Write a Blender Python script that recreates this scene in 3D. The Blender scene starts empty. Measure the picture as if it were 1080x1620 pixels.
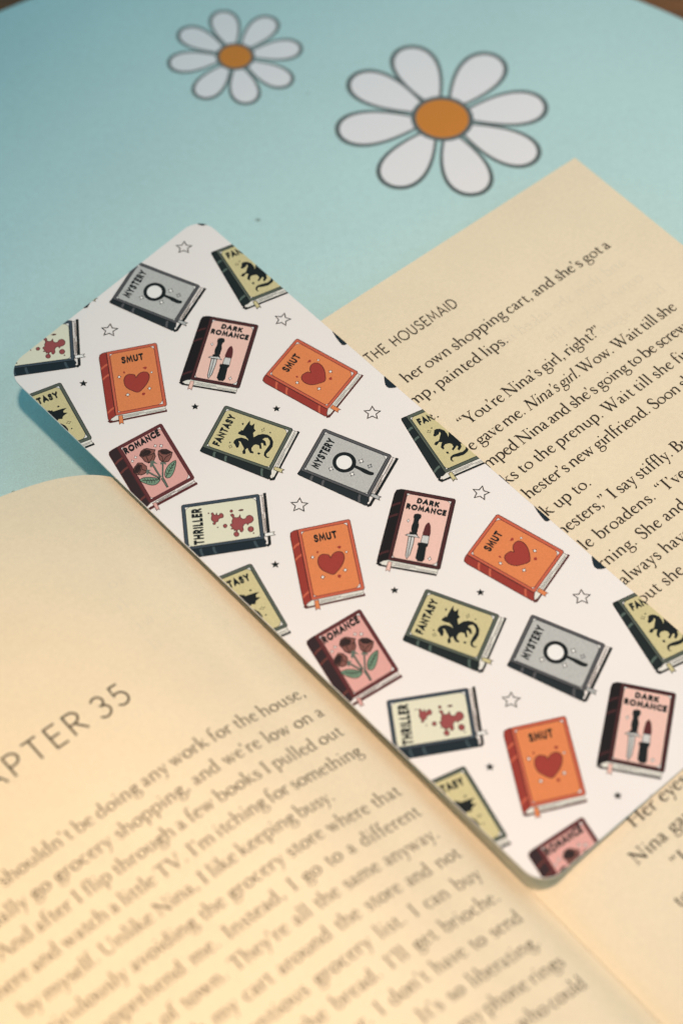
import bpy, math, random
import numpy as np
from mathutils import Vector, Matrix
from mathutils.geometry import delaunay_2d_cdt

scene = bpy.context.scene
random.seed(4)
MM = 0.001
Z_MAT = 0.003            # top of the round mat (table top is z = 0)
Z_CARD = 0.015           # top face of the bookmark

# ------------------------------------------------------------------ camera
cam_data = bpy.data.cameras.new("camera")
cam = bpy.data.objects.new("camera", cam_data)
scene.collection.objects.link(cam)
scene.camera = cam
cam_data.sensor_fit = 'VERTICAL'
cam_data.sensor_height = 22.3
cam_data.sensor_width = 14.87
cam_data.lens = 50.0
cam_data.clip_start = 0.02
cam_data.clip_end = 20
cam.matrix_world = (Matrix.Translation((0, 0, Z_CARD + 0.32746)) @
                    Matrix.Rotation(math.pi / 2 - 0.95883, 4, 'X') @
                    Matrix.Rotation(0.02929, 4, 'Z'))
cam_data.dof.use_dof = True
cam_data.dof.focus_distance = 0.409
cam_data.dof.aperture_fstop = 6.9

# ------------------------------------------------------------------ light
world = bpy.data.worlds.new("World")
scene.world = world
world.use_nodes = True
wb = world.node_tree.nodes["Background"]
wb.inputs[0].default_value = (0.41, 0.85, 0.99, 1)
wb.inputs[1].default_value = 0.36

def lamp(name, kind, loc, energy, color, size, target=None):
    d = bpy.data.lights.new(name, kind)
    d.energy = energy
    d.color = color
    if kind == 'AREA':
        d.shape = 'DISK'
        d.size = size
    else:
        d.shadow_soft_size = size
    o = bpy.data.objects.new(name, d)
    scene.collection.objects.link(o)
    o.location = loc
    if target is not None:
        o.rotation_euler = (Vector(target) - Vector(loc)).to_track_quat('-Z', 'Y').to_euler()
    return o

# reading lamp with a soft-edged beam, above and a little in front of the page
key = lamp("reading_lamp", 'SPOT', (-0.012, 0.085, 0.715), 17.7, (1.0, 0.695, 0.520), 0.026, (0.108, 0.205, 0.0))
key.data.spot_size = math.radians(44)
key.data.spot_blend = 1.0
# faint cool fill, added on the right to lift the slope into the gutter
lamp("cool_fill", 'AREA', (0.42, 0.30, 0.45), 0.32, (0.85, 0.93, 1.0), 0.30, (0.03, 0.20, 0.0))
# narrow fill spot, added to warm the page at the near left corner
near = lamp("warm_fill", 'SPOT', (-0.065, 0.100, 0.36), 2.9, (1.0, 0.56, 0.20), 0.02, (-0.085, 0.085, 0.0))
near.data.spot_size = math.radians(52)
near.data.spot_blend = 1.0

scene.view_settings.view_transform = 'Standard'
scene.view_settings.look = 'None'
scene.view_settings.exposure = 0.0
scene.view_settings.gamma = 1.0
scene.cycles.use_denoising = True
scene.cycles.max_bounces = 8

# ------------------------------------------------------------------ materials
def lin(v):
    v /= 255.0
    return v / 12.92 if v <= 0.04045 else ((v + 0.055) / 1.055) ** 2.4

def rgb(r, g, b):
    return (lin(r), lin(g), lin(b))

def material(name, color, rough=0.7, spec=0.25, grain=0.0, grain_scale=4000.0, bump=0.0, bump_scale=1500.0,
             cloud=0.0, cloud_scale=40.0, grain2=0.0, grain2_scale=900.0):
    m = bpy.data.materials.new(name)
    m.use_nodes = True
    nt = m.node_tree
    b = nt.nodes["Principled BSDF"]
    b.inputs["Roughness"].default_value = rough
    b.inputs["Specular IOR Level"].default_value = spec
    tc = nt.nodes.new("ShaderNodeTexCoord")
    last = None
    rgbn = nt.nodes.new("ShaderNodeRGB")
    rgbn.outputs[0].default_value = (*color, 1)
    last = rgbn.outputs[0]
    for amt, sc, det in ((grain, grain_scale, 2.0), (grain2, grain2_scale, 3.0), (cloud, cloud_scale, 3.0)):
        if amt <= 0:
            continue
        n = nt.nodes.new("ShaderNodeTexNoise")
        n.inputs["Scale"].default_value = sc
        n.inputs["Detail"].default_value = det
        nt.links.new(tc.outputs["Object"], n.inputs["Vector"])
        mr = nt.nodes.new("ShaderNodeMapRange")
        mr.inputs[1].default_value = 0.25
        mr.inputs[2].default_value = 0.75
        mr.inputs[3].default_value = 1 - amt
        mr.inputs[4].default_value = 1 + amt
        nt.links.new(n.outputs[0], mr.inputs[0])
        mx = nt.nodes.new("ShaderNodeVectorMath")
        mx.operation = 'SCALE'
        nt.links.new(last, mx.inputs[0])
        nt.links.new(mr.outputs[0], mx.inputs["Scale"])
        last = mx.outputs[0]
    nt.links.new(last, b.inputs["Base Color"])
    if bump > 0:
        n = nt.nodes.new("ShaderNodeTexNoise")
        n.inputs["Scale"].default_value = bump_scale
        n.inputs["Detail"].default_value = 4.0
        nt.links.new(tc.outputs["Object"], n.inputs["Vector"])
        bp = nt.nodes.new("ShaderNodeBump")
        bp.inputs["Strength"].default_value = bump
        bp.inputs["Distance"].default_value = 0.0002
        nt.links.new(n.outputs[0], bp.inputs["Height"])
        nt.links.new(bp.outputs[0], b.inputs["Normal"])
    return m

def printed(name, r, g, b, grain=0.10):
    return material(name, tuple(min(.92, v / k) for v, k in zip(rgb(r, g, b), (0.97, 0.90, 0.82))), rough=0.6, spec=0.18, grain=grain, grain_scale=5500.0)

M = dict(
    paper=material("book_paper", (0.815, 0.725, 0.545), rough=0.95, spec=0.1, grain=0.05, grain_scale=5200,
                   grain2=0.03, grain2_scale=1100, cloud=0.03, cloud_scale=55, bump=0.25, bump_scale=2600),
    page_edge=material("page_edge_paper", (0.66, 0.55, 0.38), rough=0.95, spec=0.1, grain=0.15, grain_scale=3000),
    ink=None,
    text=material("printing_ink", (0.030, 0.026, 0.020), rough=0.8, spec=0.15),
    ghost=material("show_through_ink", (0.772, 0.700, 0.545), rough=0.95, spec=0.1, grain=0.05, grain_scale=5200),
    cover=material("book_cover_card", (0.05, 0.12, 0.16), rough=0.4),
    card=material("bookmark_card", (0.875, 0.855, 0.845), rough=0.42, spec=0.35, grain=0.012, grain_scale=5000,
                  cloud=0.012, cloud_scale=60, bump=0.04, bump_scale=1800),
    mat=material("mat_cloth", (0.515, 0.76, 0.775), rough=0.75, spec=0.25, grain=0.10, grain_scale=3300,
                 grain2=0.035, grain2_scale=700, cloud=0.04, cloud_scale=25, bump=0.35, bump_scale=3000),
    rubber=material("mat_rubber", (0.02, 0.02, 0.02), rough=0.9),
    petal=material("petal_print", (0.86, 0.87, 0.91), rough=0.75, spec=0.25, grain=0.05, grain_scale=3300, bump=0.3, bump_scale=3000),
    yolk=material("flower_centre_print", (0.66, 0.250, 0.045), rough=0.75, spec=0.25, grain=0.10, grain_scale=3300, bump=0.3, bump_scale=3000),
    flower_line=material("flower_outline_print", (0.115, 0.15, 0.155), rough=0.75, grain=0.1, grain_scale=3300),
    stain=material("stain", (0.26, 0.38, 0.36), rough=0.8, grain=0.2, grain_scale=2500),
)
M.update(
    ink=printed("print_ink_black", 24, 29, 29, .12), ink2=printed("print_ink_brown", 34, 27, 25, .10),
    redink=printed("print_ink_red_brown", 84, 38, 34, .10), wine=printed("print_wine", 88, 40, 40, .10),
    white=printed("print_white", 236, 230, 220, .02), silver=printed("print_silver", 204, 200, 192, .04),
    grey=printed("print_grey", 178, 176, 170, .08), pages=printed("print_page_cream", 226, 219, 204, .05),
    pageline=printed("print_page_line", 92, 86, 80, .08),
    heart=printed("print_heart_red", 158, 60, 50, .10), smutlite=printed("print_heart_light", 190, 84, 60, .10),
    panel_or=printed("print_orange", 221, 130, 79, .11), cover_or=printed("print_orange_red", 198, 96, 70, .09),
    spine_or=printed("print_brick_red", 150, 56, 46, .10),
    olive=printed("print_olive", 204, 190, 140, .13), cover_ol=printed("print_dark_olive", 86, 92, 80, .10),
    spine_ol=printed("print_green_black", 30, 38, 37, .12),
    panel_gr=printed("print_mid_grey", 184, 181, 173, .17), cover_gr=printed("print_charcoal", 86, 84, 84, .10),
    spine_gr=printed("print_slate_black", 36, 42, 44, .10),
    pink=printed("print_pink", 234, 190, 172, .07), cover_dk=printed("print_dark_maroon", 72, 38, 38, .12),
    spine_dk=printed("print_black", 28, 23, 24, .14),
    pinkrib=printed("print_ribbon_pink", 218, 164, 152, .06), panel_ro=printed("print_rose_pink", 220, 162, 150, .08),
    cover_ro=printed("print_maroon", 96, 48, 48, .10), spine_ro=printed("print_brown_black", 52, 37, 38, .10),
    band_ro=printed("print_band_brown", 104, 56, 50, .1), band_ol=printed("print_band_green", 84, 98, 88, .1),
    band_th=printed("print_band_slate", 62, 76, 80, .1),
    rose=printed("print_rose_brown", 128, 82, 72, .14), rosedk=printed("print_rose_dark", 54, 38, 36, .15),
    leaf=printed("print_leaf", 116, 142, 116, .10), stem=printed("print_stem", 98, 108, 94, .10),
    panel_th=printed("print_cream", 222, 216, 188, .03), cover_th=printed("print_slate", 62, 72, 80, .10),
    spine_th=printed("print_slate_dark", 28, 40, 46, .12), blood=printed("print_blood", 152, 76, 74, .08),
)

# ------------------------------------------------------------------ helpers
def link(o, parent=None):
    scene.collection.objects.link(o)
    if parent is not None:
        o.parent = parent
    return o

def empty(name, loc, rz, label, cat):
    o = bpy.data.objects.new(name, None)
    o.empty_display_size = 0.01
    o.location = loc
    o.rotation_euler = (0, 0, rz)
    o["label"] = label
    o["category"] = cat
    return link(o)

def mesh_obj(name, verts, faces, mats, parent, idx=None, smooth=False):
    me = bpy.data.meshes.new(name)
    me.from_pydata([tuple(v) for v in verts], [], faces)
    for m in mats:
        me.materials.append(m)
    if idx is not None:
        me.polygons.foreach_set("material_index", idx)
    if smooth:
        me.polygons.foreach_set("use_smooth", [True] * len(me.polygons))
    me.update()
    return link(bpy.data.objects.new(name, me), parent)

def catmull(pts, closed=False, n=4):
    P = [tuple(q) for q in pts]
    if closed and P[0] == P[-1]:
        P = P[:-1]
    N = len(P)
    out = []
    segs = N if closed else N - 1
    for i in range(segs):
        if closed:
            a, b, c, d = P[i - 1], P[i], P[(i + 1) % N], P[(i + 2) % N]
        else:
            a, b, c, d = P[max(i - 1, 0)], P[i], P[i + 1], P[min(i + 2, N - 1)]
        for k in range(n):
            t = k / n
            out.append(tuple(0.5 * (2 * b[j] + (c[j] - a[j]) * t + (2 * a[j] - 5 * b[j] + 4 * c[j] - d[j]) * t * t +
                                    (3 * b[j] - a[j] - 3 * c[j] + d[j]) * t ** 3) for j in range(len(b))))
    if not closed:
        out.append(P[-1])
    return out

def disc(x, y, r, n=10, ry=None):
    ry = r if ry is None else ry
    return [(x + r * math.cos(2 * math.pi * k / n), y + ry * math.sin(2 * math.pi * k / n)) for k in range(n)]

def ribbon(pts, closed=False):
    """pts (x, y, width) -> quads with mitred joints."""
    P = [pts[0]]
    for q in pts[1:]:
        if math.hypot(q[0] - P[-1][0], q[1] - P[-1][1]) > 1e-6:
            P.append(q)
    if closed and math.hypot(P[0][0] - P[-1][0], P[0][1] - P[-1][1]) < 1e-6:
        P = P[:-1]
    N = len(P)
    if N < 2:
        return []
    L, R = [], []
    for i in range(N):
        pr = P[i - 1] if (i > 0 or closed) else None
        nx = P[(i + 1) % N] if (i < N - 1 or closed) else None
        ds = []
        if pr is not None:
            ds.append(Vector((P[i][0] - pr[0], P[i][1] - pr[1])).normalized())
        if nx is not None:
            ds.append(Vector((nx[0] - P[i][0], nx[1] - P[i][1])).normalized())
        nrm = [Vector((-d.y, d.x)) for d in ds]
        if len(nrm) == 2:
            m = nrm[0] + nrm[1]
            if m.length < 1e-4:
                m = nrm[0]
            m.normalize()
            m *= min(1.0 / max(m.dot(nrm[0]), 0.3), 2.0)
        else:
            m = nrm[0]
        w = P[i][2] / 2
        L.append((P[i][0] + m.x * w, P[i][1] + m.y * w))
        R.append((P[i][0] - m.x * w, P[i][1] - m.y * w))
    quads = []
    for i in range(N if closed else N - 1):
        j = (i + 1) % N
        quads.append([L[i], L[j], R[j]])
        quads.append([L[i], R[j], R[i]])
    return quads

def inside(x, y, poly):
    c = False
    for i in range(len(poly)):
        a, b = poly[i - 1], poly[i]
        if (a[1] > y) != (b[1] > y) and x < (b[0] - a[0]) * (y - a[1]) / (b[1] - a[1]) + a[0]:
            c = not c
    return c

def paint(layers, eps=1e-4):
    """layers: list of (polygon, material key), later ones on top.  Returns one flat layer of triangles:
    verts, [(a, b, c, key)]."""
    vs, fs, keys = [], [], []
    for poly, key in layers:
        if len(poly) < 3:
            continue
        ar = sum(poly[i - 1][0] * poly[i][1] - poly[i][0] * poly[i - 1][1] for i in range(len(poly)))
        if abs(ar) < 1e-8:
            continue
        b = len(vs)
        vs += [Vector(q[:2]) for q in poly]
        ids = list(range(b, b + len(poly)))
        fs.append(ids if ar > 0 else ids[::-1])
        keys.append(key)
    V, _, F, _, _, OF = delaunay_2d_cdt(vs, [], fs, 1, eps)
    V = [(v.x, v.y) for v in V]
    tris = []
    for f, of in zip(F, OF):
        if not of:
            continue
        cx = sum(V[i][0] for i in f) / len(f)
        cy = sum(V[i][1] for i in f) / len(f)
        k = None
        for o in sorted(of, reverse=True):
            if inside(cx, cy, [vs[i] for i in fs[o]]):
                k = keys[o]
                break
        if k is None:
            continue
        for q in range(1, len(f) - 1):
            tris.append((f[0], f[q], f[q + 1], k))
    return V, tris

def clip_tri(tri, hull):
    poly = tri
    n = len(hull)
    for i in range(n):
        ax, ay = hull[i]
        bx, by = hull[(i + 1) % n]
        out = []
        m = len(poly)
        if m == 0:
            return []
        for k in range(m):
            p, q = poly[k], poly[(k + 1) % m]
            dp = (bx - ax) * (p[1] - ay) - (by - ay) * (p[0] - ax)
            dq = (bx - ax) * (q[1] - ay) - (by - ay) * (q[0] - ax)
            if dp >= 0:
                out.append(p)
            if (dp > 0 > dq) or (dp < 0 < dq):
                t = dp / (dp - dq)
                out.append((p[0] + t * (q[0] - p[0]), p[1] + t * (q[1] - p[1])))
        poly = out
    return poly

# ------------------------------------------------------------------ lettering
def arc(cx, cy, rx, ry, a0, a1, n=12):
    return [(cx + rx * math.cos(math.radians(a0 + (a1 - a0) * k / n)),
             cy + ry * math.sin(math.radians(a0 + (a1 - a0) * k / n))) for k in range(n + 1)]

SANS = {   # single-line capitals: advance, strokes (cap height 1)
    'A': (.74, [[(0, 0), (.37, 1), (.74, 0)], [(.14, .32), (.60, .32)]]),
    'C': (.72, [arc(.46, .5, .44, .5, 48, 312)]),
    'D': (.72, [[(.05, 0), (.05, 1)], [(.05, 1), (.25, 1)] + arc(.25, .5, .45, .5, 80, -80) + [(.25, 0), (.05, 0)]]),
    'E': (.50, [[(.5, 0), (.05, 0), (.05, 1), (.5, 1)], [(.05, .52), (.44, .52)]]),
    'F': (.48, [[(.05, 0), (.05, 1), (.5, 1)], [(.05, .5), (.42, .5)]]),
    'H': (.68, [[(.05, 0), (.05, 1)], [(.63, 0), (.63, 1)], [(.05, .52), (.63, .52)]]),
    'I': (.10, [[(.05, 0), (.05, 1)]]),
    'K': (.62, [[(.05, 0), (.05, 1)], [(.58, 1), (.08, .45)], [(.22, .6), (.62, 0)]]),
    'L': (.46, [[(.05, 1), (.05, 0), (.46, 0)]]),
    'M': (.88, [[(.02, 0), (.12, 1), (.44, .22), (.76, 1), (.86, 0)]]),
    'N': (.74, [[(.05, 0), (.05, 1), (.69, 0), (.69, 1)]]),
    'O': (.94, [arc(.47, .5, .45, .5, 0, 360, 22)]),
    'P': (.55, [[(.05, 0), (.05, 1), (.26, 1)] + arc(.26, .73, .26, .27, 80, -80, 9) + [(.26, .46), (.05, .46)]]),
    'R': (.60, [[(.05, 0), (.05, 1), (.26, 1)] + arc(.26, .74, .27, .26, 80, -80, 9) + [(.26, .48), (.05, .48)], [(.26, .48), (.58, 0)]]),
    'S': (.54, [[(.50, .84), (.38, .97), (.22, .98), (.08, .86), (.08, .68), (.22, .55), (.38, .46), (.50, .31), (.46, .11), (.28, 0), (.12, .04), (.02, .17)]]),
    'T': (.60, [[(.30, 0), (.30, 1)], [(0, 1), (.60, 1)]]),
    'U': (.66, [[(.05, 1), (.05, .3)] + arc(.33, .3, .28, .3, 190, 350, 8) + [(.61, .3), (.61, 1)]]),
    'Y': (.66, [[(0, 1), (.33, .48), (.66, 1)], [(.33, .48), (.33, 0)]]),
    '3': (.56, [arc(.26, .75, .24, .25, 150, -80, 10) + arc(.25, .27, .28, .28, 85, -150, 12)]),
    '5': (.56, [[(.48, 1), (.12, 1), (.08, .56)] + arc(.24, .32, .29, .31, 115, -145, 12)]),
    ' ': (.34, []),
}

def sans_layout(text, weight, track=0.0, round_ends=True):
    """polygons of a line of capitals (cap height 1), total width"""
    polys, x = [], 0.0
    for ch in text:
        adv, strokes = SANS[ch]
        for s in strokes:
            smooth = ch in 'S'
            pts = catmull(s, n=3) if smooth else s
            closed = ch == 'O'
            w = weight
            q = [(x + a * 1.0, weight / 2 + b * (1 - weight), w) for a, b in pts]
            polys += ribbon(q, closed)
            if round_ends and not closed:
                for e in (q[0], q[-1]):
                    polys.append(disc(e[0], e[1], w / 2, 8))
        x += adv + weight + track
    return polys, x - weight - track

# ---- an old-style serif face drawn stroke by stroke, 1000 units to the em
def foot(x, l=72, r=72, y=0):
    return [(x - l, y), (x + r, y), (x + r, y + 18), (x + 48, y + 24), (x + 33, y + 58), (x - 33, y + 58), (x - 48, y + 24), (x - l, y + 18)]

def flag(x, y, w=33):
    return [(x + w, y + 4), (x - w - 62, y - 44), (x - w - 58, y - 58), (x - w, y - 62), (x - w, y - 110), (x + w, y - 110)]

def S(*p):
    return ('s', p)            # smooth stroke

def Ln(*p):
    return ('l', p)            # straight stroke

def G(p):
    return ('p', p)            # polygon

def bar(x0, x1, y, w=26):
    return ('l', ((x0, y, w), (x1, y, w)))

BOWL_R = S((105, 300, 28), (180, 378, 36), (285, 400, 46), (395, 340, 66), (430, 210, 72), (392, 80, 64), (280, 2, 40), (170, 10, 32), (105, 55, 30))
BOWL_L = S((362, 330, 30), (260, 398, 34), (155, 372, 52), (78, 275, 68), (62, 180, 72), (103, 62, 64), (200, 2, 42), (285, 32, 30), (365, 95, 28))
def arch(x0, x1):
    d = x1 - x0
    return S((x0, 275, 26), (x0 + d * .30, 362, 34), (x0 + d * .62, 396, 50), (x0 + d * .94, 345, 64), (x1, 240, 66), (x1, 120, 66))

SERIF = {
 'a': (410, [S((72, 322, 60), (88, 362, 40), (160, 400, 34), (240, 368, 52), (264, 285, 64), (264, 180, 64), (264, 85, 62), (292, 26, 46), (345, 22, 26), (392, 52, 18)),
             S((264, 252, 24), (160, 210, 34), (80, 155, 56), (68, 80, 60), (115, 15, 44), (185, 25, 32), (264, 95, 28))]),
 'b': (510, [Ln((105, 20, 66), (105, 660, 66)), G(flag(105, 710)), BOWL_R]),
 'c': (420, [S((358, 318, 54), (310, 382, 38), (220, 398, 34), (115, 335, 60), (66, 205, 70), (100, 88, 64), (195, 6, 46), (285, 18, 32), (378, 92, 18))]),
 'd': (510, [BOWL_L, Ln((372, 60, 66), (372, 660, 66)), G(flag(372, 710)), S((372, 90, 62), (392, 25, 44), (470, 22, 16))]),
 'e': (420, [Ln((72, 238, 26), (362, 268, 26)), S((355, 265, 44), (330, 355, 44), (232, 402, 36), (122, 345, 58), (64, 215, 70), (98, 88, 64), (198, 4, 46), (300, 28, 30), (384, 100, 18))]),
 'f': (310, [Ln((130, 0, 64), (130, 520, 64)), G(foot(130, 75, 85)), S((130, 500, 64), (148, 620, 58), (210, 700, 40), (285, 702, 36), (332, 662, 52)), bar(35, 275, 388)]),
 'g': (450, [('o', (210, 268, 122, 118)), S((315, 350, 26), (380, 372, 34), (440, 366, 44)),
             S((135, 165, 30), (78, 108, 38), (102, 52, 46), (210, 36, 58), (335, 24, 60), (405, -50, 52), (372, -160, 42), (245, -228, 32), (110, -212, 36), (45, -140, 42), (75, -62, 32), (150, 20, 28))]),
 'h': (520, [Ln((105, 0, 66), (105, 660, 66)), G(flag(105, 710)), G(foot(105)), arch(105, 392), Ln((392, 0, 66), (392, 200, 66)), G(foot(392))]),
 'i': (260, [Ln((128, 0, 66), (128, 360, 66)), G(flag(128, 408)), G(foot(128)), G(disc(122, 590, 42))]),
 'k': (500, [Ln((105, 0, 66), (105, 660, 66)), G(flag(105, 710)), G(foot(105)), Ln((125, 195, 26), (345, 385, 28)), bar(255, 440, 388, 22),
             S((190, 255, 50), (300, 120, 66), (400, 25, 56), (500, 9, 18))]),
 'l': (255, [Ln((125, 0, 66), (125, 660, 66)), G(flag(125, 710)), G(foot(125))]),
 'm': (780, [Ln((105, 0, 66), (105, 360, 66)), G(flag(105, 408)), G(foot(105)), arch(105, 380), Ln((380, 0, 66), (380, 200, 66)), G(foot(380)), arch(380, 655), Ln((655, 0, 66), (655, 200, 66)), G(foot(655))]),
 'n': (520, [Ln((105, 0, 66), (105, 360, 66)), G(flag(105, 408)), G(foot(105)), arch(105, 392), Ln((392, 0, 66), (392, 200, 66)), G(foot(392))]),
 'o': (510, [('o', (254, 199, 190, 185))]),
 'p': (510, [Ln((105, -225, 66), (105, 360, 66)), G(flag(105, 412)), G(foot(105, y=-240)), BOWL_R]),
 'q': (500, [BOWL_L, Ln((372, -225, 66), (372, 390, 60)), G(foot(372, y=-240))]),
 'r': (345, [Ln((105, 0, 66), (105, 360, 66)), G(flag(105, 408)), G(foot(105, 72, 90)), S((105, 265, 26), (165, 350, 34), (230, 392, 46), (300, 372, 62), (318, 360, 50))]),
 's': (360, [S((292, 290, 20), (280, 350, 34), (195, 400, 36), (105, 365, 48), (82, 300, 56), (145, 232, 64), (240, 175, 66), (295, 105, 56), (258, 28, 44), (165, -2, 36), (92, 30, 34), (62, 120, 20))]),
 't': (325, [Ln((145, 110, 64), (145, 400, 64)), G([(113, 380), (177, 380), (177, 515), (165, 515), (60, 405), (60, 380)]), S((145, 130, 64), (158, 45, 58), (220, 4, 42), (310, 50, 18)), bar(100, 295, 387, 28)]),
 'u': (510, [G(flag(105, 405)), S((105, 360, 66), (105, 240, 66), (110, 110, 64), (165, 18, 50), (240, 6, 38), (310, 42, 28), (382, 115, 26)), G(flag(385, 405)), Ln((385, 60, 64), (385, 350, 66)), S((385, 95, 62), (402, 25, 42), (480, 22, 16))]),
 'v': (430, [Ln((78, 380, 70), (232, 0, 52)), Ln((215, 0, 32), (362, 380, 30)), bar(8, 172, 388, 22), bar(285, 430, 388, 22)]),
 'w': (660, [Ln((78, 380, 68), (215, 0, 52)), Ln((200, 0, 32), (325, 370, 30)), Ln((300, 380, 66), (445, 0, 52)), Ln((430, 0, 32), (575, 380, 30)), bar(8, 165, 388, 22), bar(235, 395, 388, 22), bar(505, 650, 388, 22)]),
 'x': (440, [Ln((70, 385, 62), (350, 5, 62)), Ln((355, 385, 28), (70, 5, 28)), bar(10, 170, 388, 22), bar(265, 420, 388, 22), bar(10, 160, 10, 22), bar(255, 430, 10, 22)]),
 'y': (430, [Ln((78, 380, 68), (240, 10, 50)), S((368, 380, 30), (250, 60, 34), (170, -130, 38), (115, -215, 46), (55, -215, 50)), bar(8, 172, 388, 22), bar(290, 435, 388, 22)]),
 'z': (420, [bar(50, 370, 382, 36), Ln((345, 375, 60), (60, 18, 60)), bar(45, 380, 18, 36), Ln((50, 380, 24), (40, 290, 20)), Ln((378, 20, 24), (395, 115, 20))]),
 'A': (680, [Ln((40, 8, 36), (335, 650, 40)), Ln((320, 655, 70), (590, 8, 82)), bar(140, 470, 235, 28), bar(-10, 170, 12, 24), bar(440, 690, 12, 24)]),
 'B': (600, [Ln((145, 0, 76), (145, 650, 76)), bar(50, 300, 638, 26), bar(50, 300, 12, 26), S((150, 638, 26), (290, 638, 36), (400, 560, 66), (380, 420, 62), (280, 350, 32), (150, 345, 26)), S((250, 348, 28), (390, 330, 44), (490, 215, 76), (440, 70, 66), (310, 14, 34), (150, 12, 26))]),
 'C': (660, [S((575, 500, 30), (540, 600, 40), (380, 655, 40), (180, 560, 74), (90, 330, 84), (170, 110, 74), (370, -5, 48), (520, 40, 34), (600, 160, 22))]),
 'H': (800, [Ln((145, 0, 76), (145, 650, 76)), Ln((640, 0, 76), (640, 650, 76)), bar(45, 260, 12, 24), bar(45, 260, 638, 24), bar(535, 745, 12, 24), bar(535, 745, 638, 24), bar(145, 640, 340, 30)]),
 'I': (350, [Ln((172, 0, 76), (172, 650, 76)), bar(60, 285, 12, 26), bar(60, 285, 638, 26)]),
 'N': (780, [Ln((150, 0, 36), (150, 630, 36)), Ln((125, 640, 80), (620, 5, 78)), Ln((635, -10, 36), (635, 640, 36)), bar(50, 250, 12, 24), bar(30, 170, 640, 24), bar(535, 735, 638, 24)]),
 'S': (480, [S((392, 485, 22), (372, 590, 40), (260, 655, 40), (135, 600, 58), (95, 500, 68), (165, 395, 78), (310, 300, 80), (400, 180, 70), (350, 45, 54), (215, -5, 42), (105, 40, 40), (62, 180, 22))]),
 'T': (620, [Ln((310, 0, 76), (310, 640, 76)), bar(200, 420, 12, 26), bar(40, 580, 632, 36), Ln((45, 645, 26), (30, 520, 18)), Ln((575, 645, 26), (590, 520, 18))]),
 'U': (730, [S((140, 640, 76), (140, 400, 76), (145, 210, 74), (220, 50, 60), (365, -2, 44), (510, 40, 36), (600, 180, 36), (610, 400, 36), (610, 640, 36)), bar(40, 245, 638, 24), bar(510, 710, 638, 24)]),
 'V': (680, [Ln((110, 640, 80), (345, -5, 62)), Ln((325, -5, 36), (570, 640, 34)), bar(15, 230, 638, 24), bar(460, 670, 638, 24)]),
 'W': (940, [Ln((105, 640, 78), (310, -5, 60)), Ln((295, -5, 36), (480, 560, 34)), Ln((400, 640, 78), (640, -5, 60)), Ln((620, -5, 36), (845, 640, 34)), bar(10, 225, 638, 24), bar(300, 520, 638, 24), bar(735, 940, 638, 24)]),
 'Y': (620, [Ln((95, 640, 78), (312, 270, 70)), Ln((535, 640, 36), (320, 270, 36)), Ln((312, 0, 76), (312, 310, 76)), bar(205, 420, 12, 26), bar(5, 210, 638, 24), bar(430, 625, 638, 24)]),
 '.': (245, [G(disc(112, 40, 46))]),
 ',': (245, [G(disc(112, 42, 46)), S((125, 55, 56), (135, 0, 46), (110, -60, 28), (60, -110, 12))]),
 "'": (200, [G(disc(95, 610, 46)), S((108, 622, 56), (120, 570, 46), (98, 510, 28), (52, 462, 12))]),
 '"': (400, [G(disc(95, 610, 46)), S((108, 622, 56), (120, 570, 46), (98, 510, 28), (52, 462, 12)), G(disc(255, 610, 46)), S((268, 622, 56), (280, 570, 46), (258, 510, 28), (212, 462, 12))]),
 '`': (400, [G(disc(115, 530, 46)), S((102, 518, 56), (90, 570, 46), (112, 630, 28), (158, 678, 12)), G(disc(275, 530, 46)), S((262, 518, 56), (250, 570, 46), (272, 630, 28), (318, 678, 12))]),
 '?': (360, [G(disc(165, 40, 46)), S((70, 560, 46), (110, 640, 44), (210, 655, 46), (290, 570, 66), (270, 450, 60), (190, 350, 46), (165, 240, 34), (165, 170, 24))]),
 ' ': (250, []),
}

FACE_WEIGHT = [1.42]
def glyph_polys(ch):
    polys = []
    for kind, p in SERIF[ch][1]:
        if kind == 'p':
            polys.append(list(p))
        elif kind == 'l':
            polys += ribbon([(a, b, w * FACE_WEIGHT[0]) for a, b, w in p])
        elif kind == 's':
            polys += ribbon([(a, b, w * FACE_WEIGHT[0]) for a, b, w in catmull(p, n=3)])
        elif kind == 'o':
            cx, cy, rx, ry = p
            pts = []
            for k in range(22):
                a = 2 * math.pi * k / 22
                st = abs(math.cos(a + math.radians(-14)))
                pts.append((cx + rx * math.cos(a), cy + ry * math.sin(a), 38 + 52 * st ** 1.3))
            polys += ribbon(pts, True)
    return polys

_G = {}
def glyph(ch):
    if ch not in _G:
        pl = glyph_polys(ch)
        if not pl:
            _G[ch] = ([], [])
        else:
            V, T = paint([([(x / 1000, y / 1000) for x, y in q], 0) for q in pl], 1e-5)
            _G[ch] = (V, [t[:3] for t in T])
    return _G[ch]

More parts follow.
